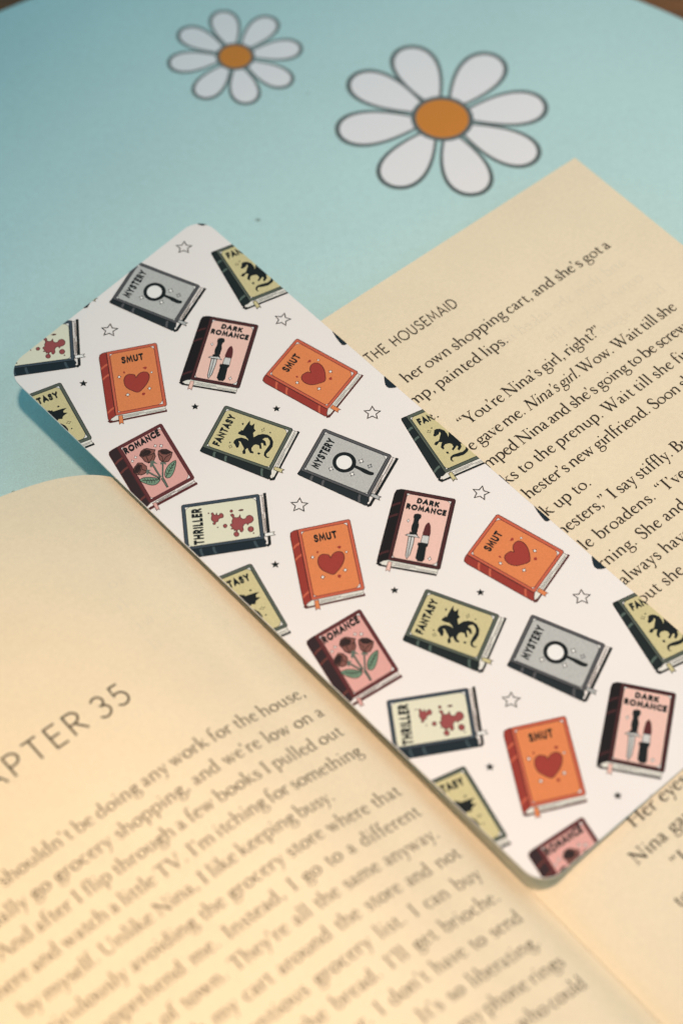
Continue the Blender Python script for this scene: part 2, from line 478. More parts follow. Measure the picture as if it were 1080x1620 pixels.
class TextSheet:
    """collects glyph triangles in page millimetres"""
    def __init__(self):
        self.v, self.f, self.pieces = [], [], []
    def put(self, V, T, fn):
        b = len(self.v)
        self.v += [fn(x, y) for x, y in V]
        self.f += [tuple(i + b for i in t) for t in T]
    def width(self, text, em):
        return sum(SERIF[c][0] for c in text) * em / 1000
    def line(self, text, y, em, x0=None, x1=None, italic=(), mirror=False, tilt=0.0):
        nat = self.width(text, em)
        nsp = text.count(' ')
        extra, track = 0.0, 0.0
        if x0 is not None and x1 is not None:
            slack = (x1 - x0) - nat
            if nsp:
                extra = slack / nsp
                lim = .12 * em
                if extra < -.06 * em or extra > lim:
                    e2 = max(-.06 * em, min(lim, extra))
                    track = (slack - e2 * nsp) / max(len(text) - 1, 1)
                    extra = e2
            else:
                track = slack / max(len(text) - 1, 1)
        elif x0 is None:
            x0 = x1 - nat
        x = x0
        for i, ch in enumerate(text):
            V, T = glyph(ch)
            it = any(a <= i < b for a, b in italic)
            sl = .27 if it else 0.0
            cx = .92 if it else 1.0
            yy = y + tilt * (x - x0)
            if V:
                if mirror:
                    self.put(V, T, lambda u, v, X=x, Y=yy: (2 * x0 + nat - (X + u * em), Y + v * em))
                else:
                    self.put(V, T, lambda u, v, X=x, Y=yy: (X + (u * cx + sl * v) * em, Y + v * em))
            x += SERIF[ch][0] * em / 1000 * cx + track + (extra if ch == ' ' else 0)
        return x
    def caps(self, text, y, h, x0, x1, weight, track):
        polys, W = sans_layout(text, weight, track, round_ends=False)
        V, T = paint([(q, 0) for q in polys], 1e-5)
        k = (x1 - x0) / W
        self.put(V, [t[:3] for t in T], lambda u, v: (x0 + u * k, y + v * h))
    def cut(self):
        """close the current piece of writing"""
        self.pieces.append((self.v, self.f))
        self.v, self.f = [], []
    def build_lines(self, names, surf, lift, mat, parent):
        for name, (v, f) in zip(names, self.pieces):
            verts = [(x * MM, y * MM, (surf(x, y) + lift) * MM) for x, y in v]
            mesh_obj(name, verts, f, [mat], parent)
    def build(self, name, surf, lift, mat, parent):
        verts = [(x * MM, y * MM, (surf(x, y) + lift) * MM) for x, y in self.v]
        return mesh_obj(name, verts, self.f, [mat], parent)

ART = {
 'smut': dict(w=9.29,h=14.63,M=[[0.4636, 0.8858], [0.8453, -0.5344], [65.3433, 16.3994]],ST=(-1.39,.69),SB=(-1.37,15.46),BK0=(-1.05,15.85),BK1=(9.24,15.74),
  title=(('SMUT',((2.53,3.32),(6.68,3.32),(2.47,1.74)),.23),),
  shapes=[
   ('P','heart',((4.69,6.99),(4.5,6.39),(4.01,6.1),(3.41,5.96),(2.81,6.25),(2.47,6.87),(2.38,7.86),(2.74,8.95),(3.67,9.85),(4.59,10.44),(5.44,9.92),(6.39,8.92),(6.95,7.87),(7.07,6.97),(6.78,6.31),(6.12,6.04),(5.39,6.23),(4.92,6.69)),1),
   ('l','redink',((4.69,6.99),(4.5,6.39),(4.01,6.1),(3.41,5.96),(2.81,6.25),(2.47,6.87),(2.38,7.86),(2.74,8.95),(3.67,9.85),(4.59,10.44),(5.44,9.92),(6.39,8.92),(6.95,7.87),(7.07,6.97),(6.78,6.31),(6.12,6.04),(5.39,6.23),(4.92,6.69),(4.69,6.99)),.14),
   ('D','white',(1.66,6.16),.34,.43),
   ('D','smutlite',(2.65,5.35),.19,.25),
   ('D','white',(7.6,6.49),.28,.31),
   ('D','white',(6.77,10.06),.37,.43),
   ('D','white',(2.7,10.55),.42,.42),
   ('P','heart',((6.09,5.04),(6.63,4.93),(6.91,5.12),(6.77,5.46),(6.48,5.54)),0),
   ('P','heart',((5.2,11.01),(5.37,10.74),(5.68,10.74),(5.92,11),(5.65,11.36),(5.39,11.36)),0),
   ('P','heart',((2.54,5.1),(2.75,5.08),(2.86,5.31),(2.69,5.61),(2.52,5.5)),0),
   ('P','panel_or',((.49,14.87),(1.23,14.89),(1.2,16.83),(.86,16.5),(.44,16.79)),0),
   ('L','redink',((.49,14.87),(1.23,14.89),(1.2,16.83),(.86,16.5),(.44,16.79),(.49,14.87)),.08),
  ]),
 'mystery': dict(w=10.09,h=13.3,M=[[-0.4035, 0.915], [0.9266, 0.3761], [56.0875, 25.2695]],ST=(-.97,-.18),SB=(-1.72,13.76),BK0=(-1.31,14.19),BK1=(10.04,14.49),
  title=(('MYSTERY',((1.53,2.85),(8.63,3.05),(1.65,1.34)),.19),),
  shapes=[
   ('l','ink',((5.78,7.89),(5.32,8.03),(4.84,8.06),(4.38,7.96),(3.96,7.76),(3.61,7.46),(3.35,7.08),(3.21,6.66),(3.19,6.21),(3.3,5.76),(3.52,5.36),(3.85,5.02),(4.25,4.78),(4.71,4.63),(5.19,4.61),(5.65,4.7),(6.08,4.9),(6.43,5.2),(6.69,5.58),(6.83,6.01),(6.85,6.46),(6.74,6.9),(6.51,7.31),(6.19,7.64),(5.78,7.89)),.78),
   ('P','white',((5.62,7.57),(5.23,7.69),(4.82,7.71),(4.42,7.62),(4.07,7.43),(3.78,7.16),(3.59,6.83),(3.5,6.46),(3.52,6.07),(3.65,5.71),(3.88,5.38),(4.19,5.13),(4.57,4.96),(4.97,4.89),(5.38,4.92),(5.76,5.06),(6.09,5.29),(6.33,5.59),(6.48,5.95),(6.51,6.33),(6.43,6.71),(6.25,7.06),(5.97,7.36)),0),
   ('P','ink',((4.87,8.11),(5.3,8.37),(5.33,9.15),(5.37,10.16),(5.26,11.24),(5.29,11.97),(4.8,12.1),(4.45,11.49),(4.45,10.36),(4.64,9.56),(4.73,8.59)),1),
   ('D','white',(6.6,8.93),.54,.49),
   ('D','grey',(6.27,10.75),.54,.45),
   ('D','white',(2.67,4.77),.54,.45),
   ('D','white',(3.33,8.64),.54,.45),
   ('P','grey',((.84,13.34),(1.13,13.58),(1.11,15.22),(.74,14.98),(.35,15.29),(.47,13.51)),0),
   ('L','ink',((.84,13.34),(1.13,13.58),(1.11,15.22),(.74,14.98),(.35,15.29),(.47,13.51),(.84,13.34)),.11),
  ]),
 'dark': dict(w=9.09,h=15.09,M=[[0.8141, 0.5807], [0.5843, -0.8114], [71.3721, 36.1203]],ST=(-1.49,.84),SB=(-1.67,16.08),BK0=(-1.11,16.41),BK1=(8.81,16.26),
  title=(('DARK',((2.54,2.33),(6.63,2.44),(2.58,1.16)),.22),('ROMANCE',((.95,3.95),(8.15,3.93),(.95,2.72)),.22)),
  shapes=[
   ('P','ink',((2.62,5.13),(2.75,4.68),(3.25,4.45),(3.81,4.52),(3.96,4.98),(3.81,5.49),(2.78,5.63)),1),
   ('P','ink',((2.83,5.52),(3.74,5.35),(3.69,6.09),(3.92,6.89),(3.89,7.75),(3.87,8.42),(3.01,8.58),(2.69,7.56),(2.8,6.39)),1),
   ('P','ink',((2.63,8.48),(3.79,8.44),(4.13,8.93),(2.54,9.2)),0),
   ('P','silver',((2.01,9.38),(2.36,9.05),(3.05,8.99),(3.79,8.86),(4.53,9.44),(3.52,9.41),(2.44,9.47)),0),
   ('L','ink',((2.01,9.38),(2.36,9.05),(3.05,8.99),(3.79,8.86),(4.53,9.44),(3.52,9.41),(2.44,9.47),(2.01,9.38)),.11),
   ('P','silver',((2.61,9.56),(3.62,9.46),(3.68,10.73),(3.56,13.2),(3.16,14.22),(2.86,13.54),(2.73,11.33)),0),
   ('L','ink',((2.61,9.56),(3.62,9.46),(3.68,10.73),(3.56,13.2),(3.16,14.22),(2.86,13.54),(2.73,11.33),(2.61,9.56)),.12),
   ('L','ink',((3.08,9.59),(3.15,11.04),(3.19,13.65)),.12),
   ('P','wine',((5.44,5.86),(5.78,6.27),(6.02,6.98),(6.14,8.71),(4.93,8.69),(4.89,7.52),(5.04,6.45)),1),
   ('P','silver',((4.91,8.75),(6.07,8.67),(6.17,10.31),(4.87,10.34)),0),
   ('L','ink',((4.91,8.75),(6.07,8.67),(6.17,10.31),(4.87,10.34),(4.91,8.75)),.09),
   ('P','ink',((4.45,10.4),(6.2,10.34),(6.23,10.8),(6.02,11.06),(6.17,13.71),(5.87,14.23),(5.08,14.26),(4.59,13.71),(4.59,11.12),(4.4,10.94)),0),
   ('D','white',(1.91,6.29),.28,.4),
   ('D','white',(7.02,13.29),.34,.43),
   ('P','pink',((.18,15.43),(.81,15.41),(.87,17.44),(.5,17.15),(.14,17.42)),0),
   ('L','wine',((.18,15.43),(.81,15.41),(.87,17.44),(.5,17.15),(.14,17.42),(.18,15.43)),.08),
  ]),
 'fantasy': dict(w=10.02,h=13.19,M=[[-0.4353, 0.9001], [0.9056, 0.4242], [40.7883, 15.6749]],ST=(-1.03,.01),SB=(-1.77,13.76),BK0=(-1.43,14.32),BK1=(9.97,14.36),
  title=(('FANTASY',((1.24,2.74),(8.63,2.83),(1.28,1.32)),.2),),
  shapes=[
   ('P','ink',((8.77,5.43),(7.94,5.75),(7.83,6.11),(8.49,6.44),(7.4,6.77),(7.06,7.27),(6.44,7.02),(5.57,7.5),(6.4,8),(6.91,8.71),(7.08,9.56),(6.82,10.39),(6.04,11.11),(5.03,11.42),(3.97,11.3),(3.1,11.02),(2.71,11.19),(2.56,11.54),(2.8,11.84),(2.41,11.76),(2.29,11.25),(2.6,10.75),(3.27,10.54),(4.32,10.64),(5.25,10.75),(5.95,10.49),(6.45,9.87),(6.25,9.4),(5.77,9.14),(5.6,9.79),(4.76,10.31),(4.59,9.91),(5.03,9.54),(4.96,9.2),(3.8,9.84),(3.68,9.46),(4.29,9.12),(4.28,8.51),(3.95,8.2),(3.22,8.09),(2.71,8.37),(2.59,8.79),(2.27,8.88),(2.13,8.31),(2.58,7.77),(2.94,7.45),(2.46,7.21),(1.96,7.51),(1.62,7.61),(1.4,7.22),(1.87,6.89),(2.54,6.93),(2.95,6.59),(3.28,6.19),(3.74,5.77),(3.74,5.36),(3.29,5.74),(2.45,5.9),(2.22,5.59),(2.7,5.14),(3,4.66),(3.48,4.59),(4.08,4.8),(4.65,5.47),(4.71,6.44),(4.51,6.97),(4.81,6.68),(5.23,6),(5.12,5.27),(5.18,4.58),(5.69,4.57),(5.87,4.82),(6.18,4.77),(6.18,5.12),(7.18,5.19),(7.98,5.26)),0),
   ('D','olive',(7.75,8.41),.5,.29),
   ('D','olive',(2.05,4.52),.41,.34),
   ('P','ink',((7.57,4.3),(7.8,4.61),(7.44,4.71),(7.22,4.56)),0),
   ('P','ink',((7.7,9.64),(7.88,9.77),(7.71,9.97),(7.49,9.87)),0),
   ('P','ink',((2.81,3.92),(3.05,4.02),(2.89,4.23),(2.65,4.13)),0),
   ('P','ink',((2.44,9.51),(2.87,9.57),(2.81,10.06),(2.42,9.92)),0),
   ('P','olive',((1,13.43),(1.16,13.62),(1.18,15.3),(.8,14.99),(.39,15.31),(.44,13.58)),0),
   ('L','ink',((1,13.43),(1.16,13.62),(1.18,15.3),(.8,14.99),(.39,15.31),(.44,13.58),(1,13.43)),.11),
  ]),
 'romance': dict(w=9.26,h=13.56,M=[[0.1163, 0.9932], [0.9696, -0.2446], [30.8516, 4.2801]],ST=(-1.9,.27),SB=(-1.79,13.96),BK0=(-1.33,14.59),BK1=(9.26,14.72),
  title=(('ROMANCE',((.66,2.33),(8.18,2.16),(.72,.88)),.21),),
  shapes=[
   ('L','stem',((4.04,6.67),(4.05,8.4),(4.09,10.03)),.28),
   ('L','stem',((5.73,7.52),(5.11,8.74),(4.33,10.19)),.24),
   ('L','stem',((2.57,7.57),(3.18,8.76),(3.97,10.07)),.24),
   ('L','stem',((4.2,10.21),(4.27,11.4),(4.23,12.52)),.35),
   ('L','ink2',((3.88,6.68),(3.88,8.41),(3.95,10.01)),.07),
   ('L','ink2',((5.85,7.6),(5.21,8.8),(4.45,10.26)),.07),
   ('L','ink2',((2.45,7.68),(3.05,8.86),(3.84,10.15)),.07),
   ('L','ink2',((4,10.21),(4.08,11.4),(4.06,12.46),(4.38,12.52),(4.44,11.46),(4.46,10.27)),.07),
   ('P','leaf',((.47,8.44),(1.06,8.31),(1.9,8.58),(2.9,9.31),(3.8,10.3),(2.92,10.81),(2.04,10.61),(1.15,9.67)),1),
   ('l','ink2',((.47,8.44),(1.06,8.31),(1.9,8.58),(2.9,9.31),(3.8,10.3),(2.92,10.81),(2.04,10.61),(1.15,9.67),(.47,8.44)),.09),
   ('P','leaf',((4.85,10.47),(5.23,9.5),(6.42,8.55),(8.04,8.36),(7.27,9.66),(6.23,10.65),(5.39,10.94)),1),
   ('l','ink2',((4.85,10.47),(5.23,9.5),(6.42,8.55),(8.04,8.36),(7.27,9.66),(6.23,10.65),(5.39,10.94),(4.85,10.47)),.09),
   ('L','ink2',((.88,8.68),(2.31,9.69),(3.81,10.29)),.09),
   ('L','ink2',((4.93,10.46),(6.2,9.55),(7.82,8.52)),.09),
   ('L','ink2',((1.45,9.09),(1.38,8.52)),.07),
   ('L','ink2',((1.89,9.37),(1.82,8.82)),.07),
   ('L','ink2',((2.33,9.66),(2.25,9.12)),.07),
   ('L','ink2',((2.77,9.94),(2.68,9.43)),.07),
   ('L','ink2',((3.21,10.22),(3.11,9.73)),.07),
   ('L','ink2',((1.58,9.22),(1.3,9.68)),.07),
   ('L','ink2',((1.99,9.48),(1.71,9.95)),.07),
   ('L','ink2',((2.4,9.75),(2.13,10.21)),.07),
   ('L','ink2',((2.81,10.01),(2.54,10.47)),.07),
   ('L','ink2',((5.39,10.18),(5.39,9.49)),.07),
   ('L','ink2',((5.91,9.82),(5.92,9.19)),.07),
   ('L','ink2',((6.42,9.47),(6.45,8.88)),.07),
   ('L','ink2',((6.94,9.11),(6.98,8.58)),.07),
   ('L','ink2',((5.51,10.14),(6.08,10.28)),.07),
   ('L','ink2',((6.02,9.78),(6.56,9.85)),.07),
   ('L','ink2',((6.54,9.43),(7.04,9.42)),.07),
   ('L','ink2',((7.06,9.07),(7.51,8.99)),.07),
   ('P','rose',((2.79,3.83),(3.43,3.15),(4.11,3.05),(4.62,3.22),(5.34,3.92),(5.79,4.32),(5.42,4.73),(5.23,5.58),(4.49,6.26),(3.52,6.15),(3.03,5.38),(2.99,4.61)),0),
   ('L','ink2',((2.79,3.83),(3.43,3.15),(4.11,3.05),(4.62,3.22),(5.34,3.92),(5.79,4.32),(5.42,4.73),(5.23,5.58),(4.49,6.26),(3.52,6.15),(3.03,5.38),(2.99,4.61),(2.79,3.83)),.1),
   ('P','rosedk',((2.88,3.85),(3.44,3.28),(4.23,3.2),(4.91,3.8),(5,4.39),(4.48,4.64),(3.76,4.52),(3.18,4.5)),0),
   ('L','ink2',((3.49,3.89),(4.16,3.74),(4.73,4.15),(4.23,4.36),(3.74,4.17)),.09),
   ('L','ink2',((3.71,4.61),(4.78,4.83),(5.43,4.79)),.09),
   ('L','ink2',((3.71,4.61),(3.7,5.41),(3.54,6.12)),.09),
   ('L','ink2',((5.42,4.73),(4.5,5.58),(3.54,6.12)),.07),
   ('P','rose',((6.19,4.85),(6.9,4.92),(7.65,5.39),(8.27,6.56),(7.63,7.35),(6.78,7.85),(5.8,7.46),(5.58,6.55),(5.82,5.5)),0),
   ('L','ink2',((6.19,4.85),(6.9,4.92),(7.65,5.39),(8.27,6.56),(7.63,7.35),(6.78,7.85),(5.8,7.46),(5.58,6.55),(5.82,5.5),(6.19,4.85)),.1),
   ('P','rosedk',((6.25,4.96),(6.86,5.01),(7.6,5.48),(8.15,6.53),(7.14,6.39),(6.43,5.84)),0),
   ('L','ink2',((6.58,5.17),(7.14,6),(7.93,6.39)),.09),
   ('L','ink2',((5.97,5.59),(6.26,6.36),(5.8,7.46)),.09),
   ('L','ink2',((7.87,6.7),(6.74,6.78),(5.8,7.46)),.09),
   ('P','rose',((.3,6.34),(.81,5.52),(1.84,5.03),(2.5,5.45),(2.86,6.49),(2.57,7.34),(1.94,7.73),(1.22,7.62),(.55,7)),0),
   ('L','ink2',((.3,6.34),(.81,5.52),(1.84,5.03),(2.5,5.45),(2.86,6.49),(2.57,7.34),(1.94,7.73),(1.22,7.62),(.55,7),(.3,6.34)),.1),
   ('P','rosedk',((.31,6.46),(.89,5.62),(1.79,5.23),(2.16,5.74),(1.67,6.53),(.87,6.94)),0),
   ('L','ink2',((.8,6.31),(1.37,5.76),(1.71,5.86),(1.37,6.34)),.09),
   ('L','ink2',((2.18,5.71),(1.89,6.67),(2.49,7.4)),.09),
   ('L','ink2',((1.74,6.58),(.86,7.16)),.09),
   ('P','stem',((4.01,5.96),(4.53,6.1),(4.86,7.31),(4.31,6.73),(3.54,7.27),(3.36,6.93)),0),
   ('P','stem',((5.36,7.17),(5.85,7.37),(6.35,7.92),(6.01,8.21),(5.79,7.68),(5.3,7.67)),0),
   ('P','stem',((2.6,7.13),(3.25,7.66),(2.63,7.72),(2.48,8.2),(2.09,8.13),(2.25,7.59)),0),
   ('D','white',(6.2,3.58),.35,.37),
   ('D','white',(7.14,4.18),.38,.42),
   ('D','white',(1.99,3.74),.31,.35),
   ('D','white',(1.11,4.17),.33,.35),
   ('P','pinkrib',((.4,13.91),(1.05,14.09),(.91,15.76),(.64,15.45),(.36,15.67)),0),
   ('L','wine',((.4,13.91),(1.05,14.09),(.91,15.76),(.64,15.45),(.36,15.67),(.4,13.91)),.09),
  ]),
 'thriller': dict(w=9.47,h=13.61,M=[[-0.8136, 0.5814], [0.5213, 0.8533], [55.8036, -0.7624]],ST=(-1.72,.11),SB=(-1.59,13.99),BK0=(-1.2,14.5),BK1=(9.61,14.64),
  title=(('THRILLER',((.69,3.38),(8.36,3.45),(.8,1.59)),.19),),
  shapes=[
   ('P','blood',((5.89,4.91),(6.45,5.08),(6.89,4.99),(6.97,5.29),(6.56,5.44),(6.46,5.79),(6.82,5.91),(6.37,6.01),(6.28,6.32),(6.59,6.49),(6.57,6.84),(6.11,7.06),(5.67,6.9),(5.65,6.51),(5.42,6.14),(4.98,6),(4.91,5.65),(4.52,5.51),(4.49,5.16),(4.83,5.15),(5,5.37),(5.3,5.03)),1),
   ('l','redink',((5.89,4.91),(6.45,5.08),(6.89,4.99),(6.97,5.29),(6.56,5.44),(6.46,5.79),(6.82,5.91),(6.37,6.01),(6.28,6.32),(6.59,6.49),(6.57,6.84),(6.11,7.06),(5.67,6.9),(5.65,6.51),(5.42,6.14),(4.98,6),(4.91,5.65),(4.52,5.51),(4.49,5.16),(4.83,5.15),(5,5.37),(5.3,5.03),(5.89,4.91)),.13),
   ('P','blood',((6,8.29),(6.12,8.69),(5.74,8.92),(5.45,8.84),(5.24,9.31),(5.3,9.7),(5.71,9.95),(5.16,10),(4.76,10.4),(4.84,10.88),(5.19,11.06),(5.35,11.6),(4.97,12.05),(4.32,12.17),(3.79,11.8),(3.67,11.3),(3.37,11.1),(3.69,10.92),(3.63,10.53),(3.12,10.2),(2.54,10.25),(2.11,9.99),(2.22,9.7),(2.66,9.6),(2.6,9.21),(2.25,9.15),(1.86,9.39),(1.41,9.28),(1.32,8.87),(1.67,8.54),(2.14,8.61),(2.29,8.94),(2.69,8.94),(2.53,8.68),(2.92,8.61),(3,8.15),(3.34,8.37),(3.77,8.09),(4.09,8.19),(4.13,8.44),(4.7,8.42),(5.09,8.63),(5.5,8.56)),1),
   ('l','redink',((6,8.29),(6.12,8.69),(5.74,8.92),(5.45,8.84),(5.24,9.31),(5.3,9.7),(5.71,9.95),(5.16,10),(4.76,10.4),(4.84,10.88),(5.19,11.06),(5.35,11.6),(4.97,12.05),(4.32,12.17),(3.79,11.8),(3.67,11.3),(3.37,11.1),(3.69,10.92),(3.63,10.53),(3.12,10.2),(2.54,10.25),(2.11,9.99),(2.22,9.7),(2.66,9.6),(2.6,9.21),(2.25,9.15),(1.86,9.39),(1.41,9.28),(1.32,8.87),(1.67,8.54),(2.14,8.61),(2.29,8.94),(2.69,8.94),(2.53,8.68),(2.92,8.61),(3,8.15),(3.34,8.37),(3.77,8.09),(4.09,8.19),(4.13,8.44),(4.7,8.42),(5.09,8.63),(5.5,8.56),(6,8.29)),.13),
   ('P','blood',((3.79,7.5),(3.61,7.44),(3.49,7.31),(3.47,7.14),(3.55,6.99),(3.71,6.88),(3.9,6.85),(4.08,6.91),(4.2,7.04),(4.22,7.21),(4.14,7.37),(3.98,7.48)),1),
   ('l','redink',((3.79,7.5),(3.61,7.44),(3.49,7.31),(3.47,7.14),(3.55,6.99),(3.71,6.88),(3.9,6.85),(4.08,6.91),(4.2,7.04),(4.22,7.21),(4.14,7.37),(3.98,7.48),(3.79,7.5)),.13),
   ('P','blood',((2.32,12.01),(2.05,11.92),(1.88,11.73),(1.85,11.48),(1.97,11.25),(2.2,11.09),(2.49,11.05),(2.75,11.14),(2.92,11.34),(2.95,11.58),(2.84,11.82),(2.61,11.97)),1),
   ('l','redink',((2.32,12.01),(2.05,11.92),(1.88,11.73),(1.85,11.48),(1.97,11.25),(2.2,11.09),(2.49,11.05),(2.75,11.14),(2.92,11.34),(2.95,11.58),(2.84,11.82),(2.61,11.97),(2.32,12.01)),.13),
   ('P','blood',((6.72,8.74),(6.6,8.7),(6.52,8.61),(6.51,8.5),(6.56,8.39),(6.67,8.31),(6.8,8.29),(6.93,8.34),(7.01,8.43),(7.02,8.54),(6.97,8.65),(6.86,8.72)),1),
   ('l','redink',((6.72,8.74),(6.6,8.7),(6.52,8.61),(6.51,8.5),(6.56,8.39),(6.67,8.31),(6.8,8.29),(6.93,8.34),(7.01,8.43),(7.02,8.54),(6.97,8.65),(6.86,8.72),(6.72,8.74)),.13),
   ('P','redink',((1.47,12.07),(1.39,12.05),(1.34,11.99),(1.33,11.92),(1.37,11.85),(1.43,11.81),(1.52,11.8),(1.59,11.82),(1.64,11.88),(1.65,11.95),(1.62,12.02),(1.55,12.06)),1),
   ('P','redink',((3.74,5.98),(3.67,5.96),(3.63,5.91),(3.62,5.85),(3.65,5.79),(3.71,5.75),(3.78,5.74),(3.85,5.76),(3.89,5.81),(3.9,5.87),(3.87,5.93),(3.81,5.97)),1),
   ('P','redink',((6.99,4.67),(6.92,4.64),(6.87,4.59),(6.86,4.52),(6.89,4.45),(6.96,4.4),(7.04,4.39),(7.12,4.42),(7.17,4.47),(7.18,4.54),(7.14,4.61),(7.08,4.65)),1),
   ('P','redink',((6.71,9.65),(6.92,10.16),(6.79,10.68),(6.51,10.57),(6.48,10.04)),0),
   ('P','white',((1.12,13.78),(1.17,15.57),(.86,15.29),(.46,15.64),(.43,13.82)),0),
   ('L','ink',((1.12,13.78),(1.17,15.57),(.86,15.29),(.46,15.64),(.43,13.82),(1.12,13.78)),.1),
  ]),
}

# ------------------------------------------------------------------ table and mat
bm_v = [(-0.8, -0.5, 0), (0.8, -0.5, 0), (0.8, 1.1, 0), (-0.8, 1.1, 0)]
wood = bpy.data.materials.new("table_wood")
wood.use_nodes = True
nt = wood.node_tree
bs = nt.nodes["Principled BSDF"]
bs.inputs["Roughness"].default_value = 0.45
tc = nt.nodes.new("ShaderNodeTexCoord")
mp = nt.nodes.new("ShaderNodeMapping")
mp.inputs["Scale"].default_value = (9, 90, 9)
mp.inputs["Rotation"].default_value = (0, 0, 0.35)
nz = nt.nodes.new("ShaderNodeTexNoise")
nz.inputs["Scale"].default_value = 1.6
nz.inputs["Detail"].default_value = 8
nz.inputs["Distortion"].default_value = 0.6
cr = nt.nodes.new("ShaderNodeValToRGB")
cr.color_ramp.elements[0].position = 0.32
cr.color_ramp.elements[0].color = (0.075, 0.026, 0.008, 1)
cr.color_ramp.elements[1].position = 0.70
cr.color_ramp.elements[1].color = (0.30, 0.125, 0.036, 1)
nt.links.new(tc.outputs["Object"], mp.inputs[0])
nt.links.new(mp.outputs[0], nz.inputs["Vector"])
nt.links.new(nz.outputs[0], cr.inputs[0])
nt.links.new(cr.outputs[0], bs.inputs["Base Color"])
table_v = bm_v + [(x, y, -0.03) for x, y, z in bm_v]
table = mesh_obj("table_top", table_v, [(0, 1, 2, 3), (7, 6, 5, 4), (0, 4, 5, 1), (1, 5, 6, 2), (2, 6, 7, 3), (3, 7, 4, 0)], [wood], None)
table["kind"] = "structure"
table["label"] = "brown varnished wooden table top showing beyond the mat's edge"

MAT_C = (-0.0003, 0.2625)
mat_root = empty("desk_mat", (MAT_C[0], MAT_C[1], 0), 0,
                 "round pale turquoise desk mat with white daisies printed on it, lying under the book", "desk mat")
N = 180
RM = 0.1282
prof = [(RM - .0006, 0.0), (RM, .0005), (RM, .0022), (RM - .0003, .0027), (RM - .0008, Z_MAT)]
verts, faces, idx = [], [], []
for r, z in prof:
    verts += [(r * math.cos(2 * math.pi * k / N), r * math.sin(2 * math.pi * k / N), z) for k in range(N)]
for j in range(len(prof) - 1):
    for k in range(N):
        faces.append((j * N + k, j * N + (k + 1) % N, (j + 1) * N + (k + 1) % N, (j + 1) * N + k))
        idx.append(1 if j < 2 else 0)
faces.append(tuple(range((len(prof) - 1) * N, len(prof) * N)))
idx.append(0)
mesh_obj("pad", verts, faces, [M["mat"], M["rubber"]], mat_root, idx)

def daisy(cx, cy, R, angles, rc, line, label):
    layers = []
    outs, ins = [], []
    for a in angles:
        a = math.radians(a)
        L = R
        hw = R * 0.262
        prof = []
        for k in range(33):                 # teardrop petal: narrow at the centre, round at the tip
            t = math.pi * 2 * k / 32
            u = 0.5 - 0.5 * math.cos(t)
            w = math.sin(t) * (0.30 + 0.70 * u ** 0.85)
            prof.append((0.14 * L + u * 0.86 * L, w * hw * 1.16))
        rot = lambda q, g=0.0: (cx + (q[0]) * math.cos(a) - q[1] * math.sin(a), cy + (q[0]) * math.sin(a) + q[1] * math.cos(a))
        outs.append([rot(q) for q in prof[:-1]])
        mx = 0.57 * L
        sx = (0.43 * L - line) / (0.43 * L)
        sy = (hw * 1.05 - line) / (hw * 1.05)
        ins.append([rot((mx + (q[0] - mx) * sx, q[1] * sy)) for q in prof[:-1]])
    for o in outs:
        layers.append((o, 'flower_line'))
    for o in ins:
        layers.append((o, 'petal'))
    layers.append((disc(cx, cy, rc + line * .55, 40), 'flower_line'))
    layers.append((disc(cx, cy, rc - line * .45, 40), 'yolk'))
    V, T = paint(layers)
    keys = ['flower_line', 'petal', 'yolk']
    o = mesh_obj("printed_daisy", [(x * MM - MAT_C[0], y * MM - MAT_C[1], Z_MAT + .00006) for x, y in V], [t[:3] for t in T],
                 [M[k] for k in keys], mat_root, [keys.index(t[3]) for t in T])
    o["label"] = label

daisy(18.3, 337.7, 22.4, [110.4, 59.3, 13.2, -29, -71.7, -119.2, -167.6, 149.6], 5.9, 1.0, "larger white daisy print with orange centre")
daisy(-25.0, 354.0, 14.4, [105.6, 58.8, 14, -32.7, -76.3, -119.1, -168.3, 148.6], 3.7, 0.75, "smaller white daisy print with orange centre")
for sx, sy, r in ((-18.2, 308.3, .5), (-59.4, 240.5, .4), (-9.5, 344.0, .25)):
    mesh_obj("stain", [(x * MM - MAT_C[0], y * MM - MAT_C[1], Z_MAT + .00005) for x, y in disc(sx, sy, r, 12, r * .8)], [tuple(range(12))], [M["stain"]], mat_root)

# ------------------------------------------------------------------ open book
PA = math.radians(41.9)
book = empty("open_book", (0, 0, Z_CARD), PA,
             "open paperback novel with cream pages, lying on the mat under the bookmark", "book")

def interp(x, pts):
    """smooth (Catmull-Rom through knots) height profile"""
    if x <= pts[0][0]:
        return pts[0][1]
    for i in range(len(pts) - 1):
        if x <= pts[i + 1][0]:
            a = pts[max(i - 1, 0)]
            b, c = pts[i], pts[i + 1]
            d = pts[min(i + 2, len(pts) - 1)]
            t = (x - b[0]) / (c[0] - b[0])
            m1 = (c[1] - a[1]) / (c[0] - a[0]) * (c[0] - b[0])
            m2 = (d[1] - b[1]) / (d[0] - b[0]) * (c[0] - b[0])
            return ((2 * t ** 3 - 3 * t ** 2 + 1) * b[1] + (t ** 3 - 2 * t ** 2 + t) * m1 + (-2 * t ** 3 + 3 * t ** 2) * c[1] + (t ** 3 - t ** 2) * m2)
    return pts[-1][1]

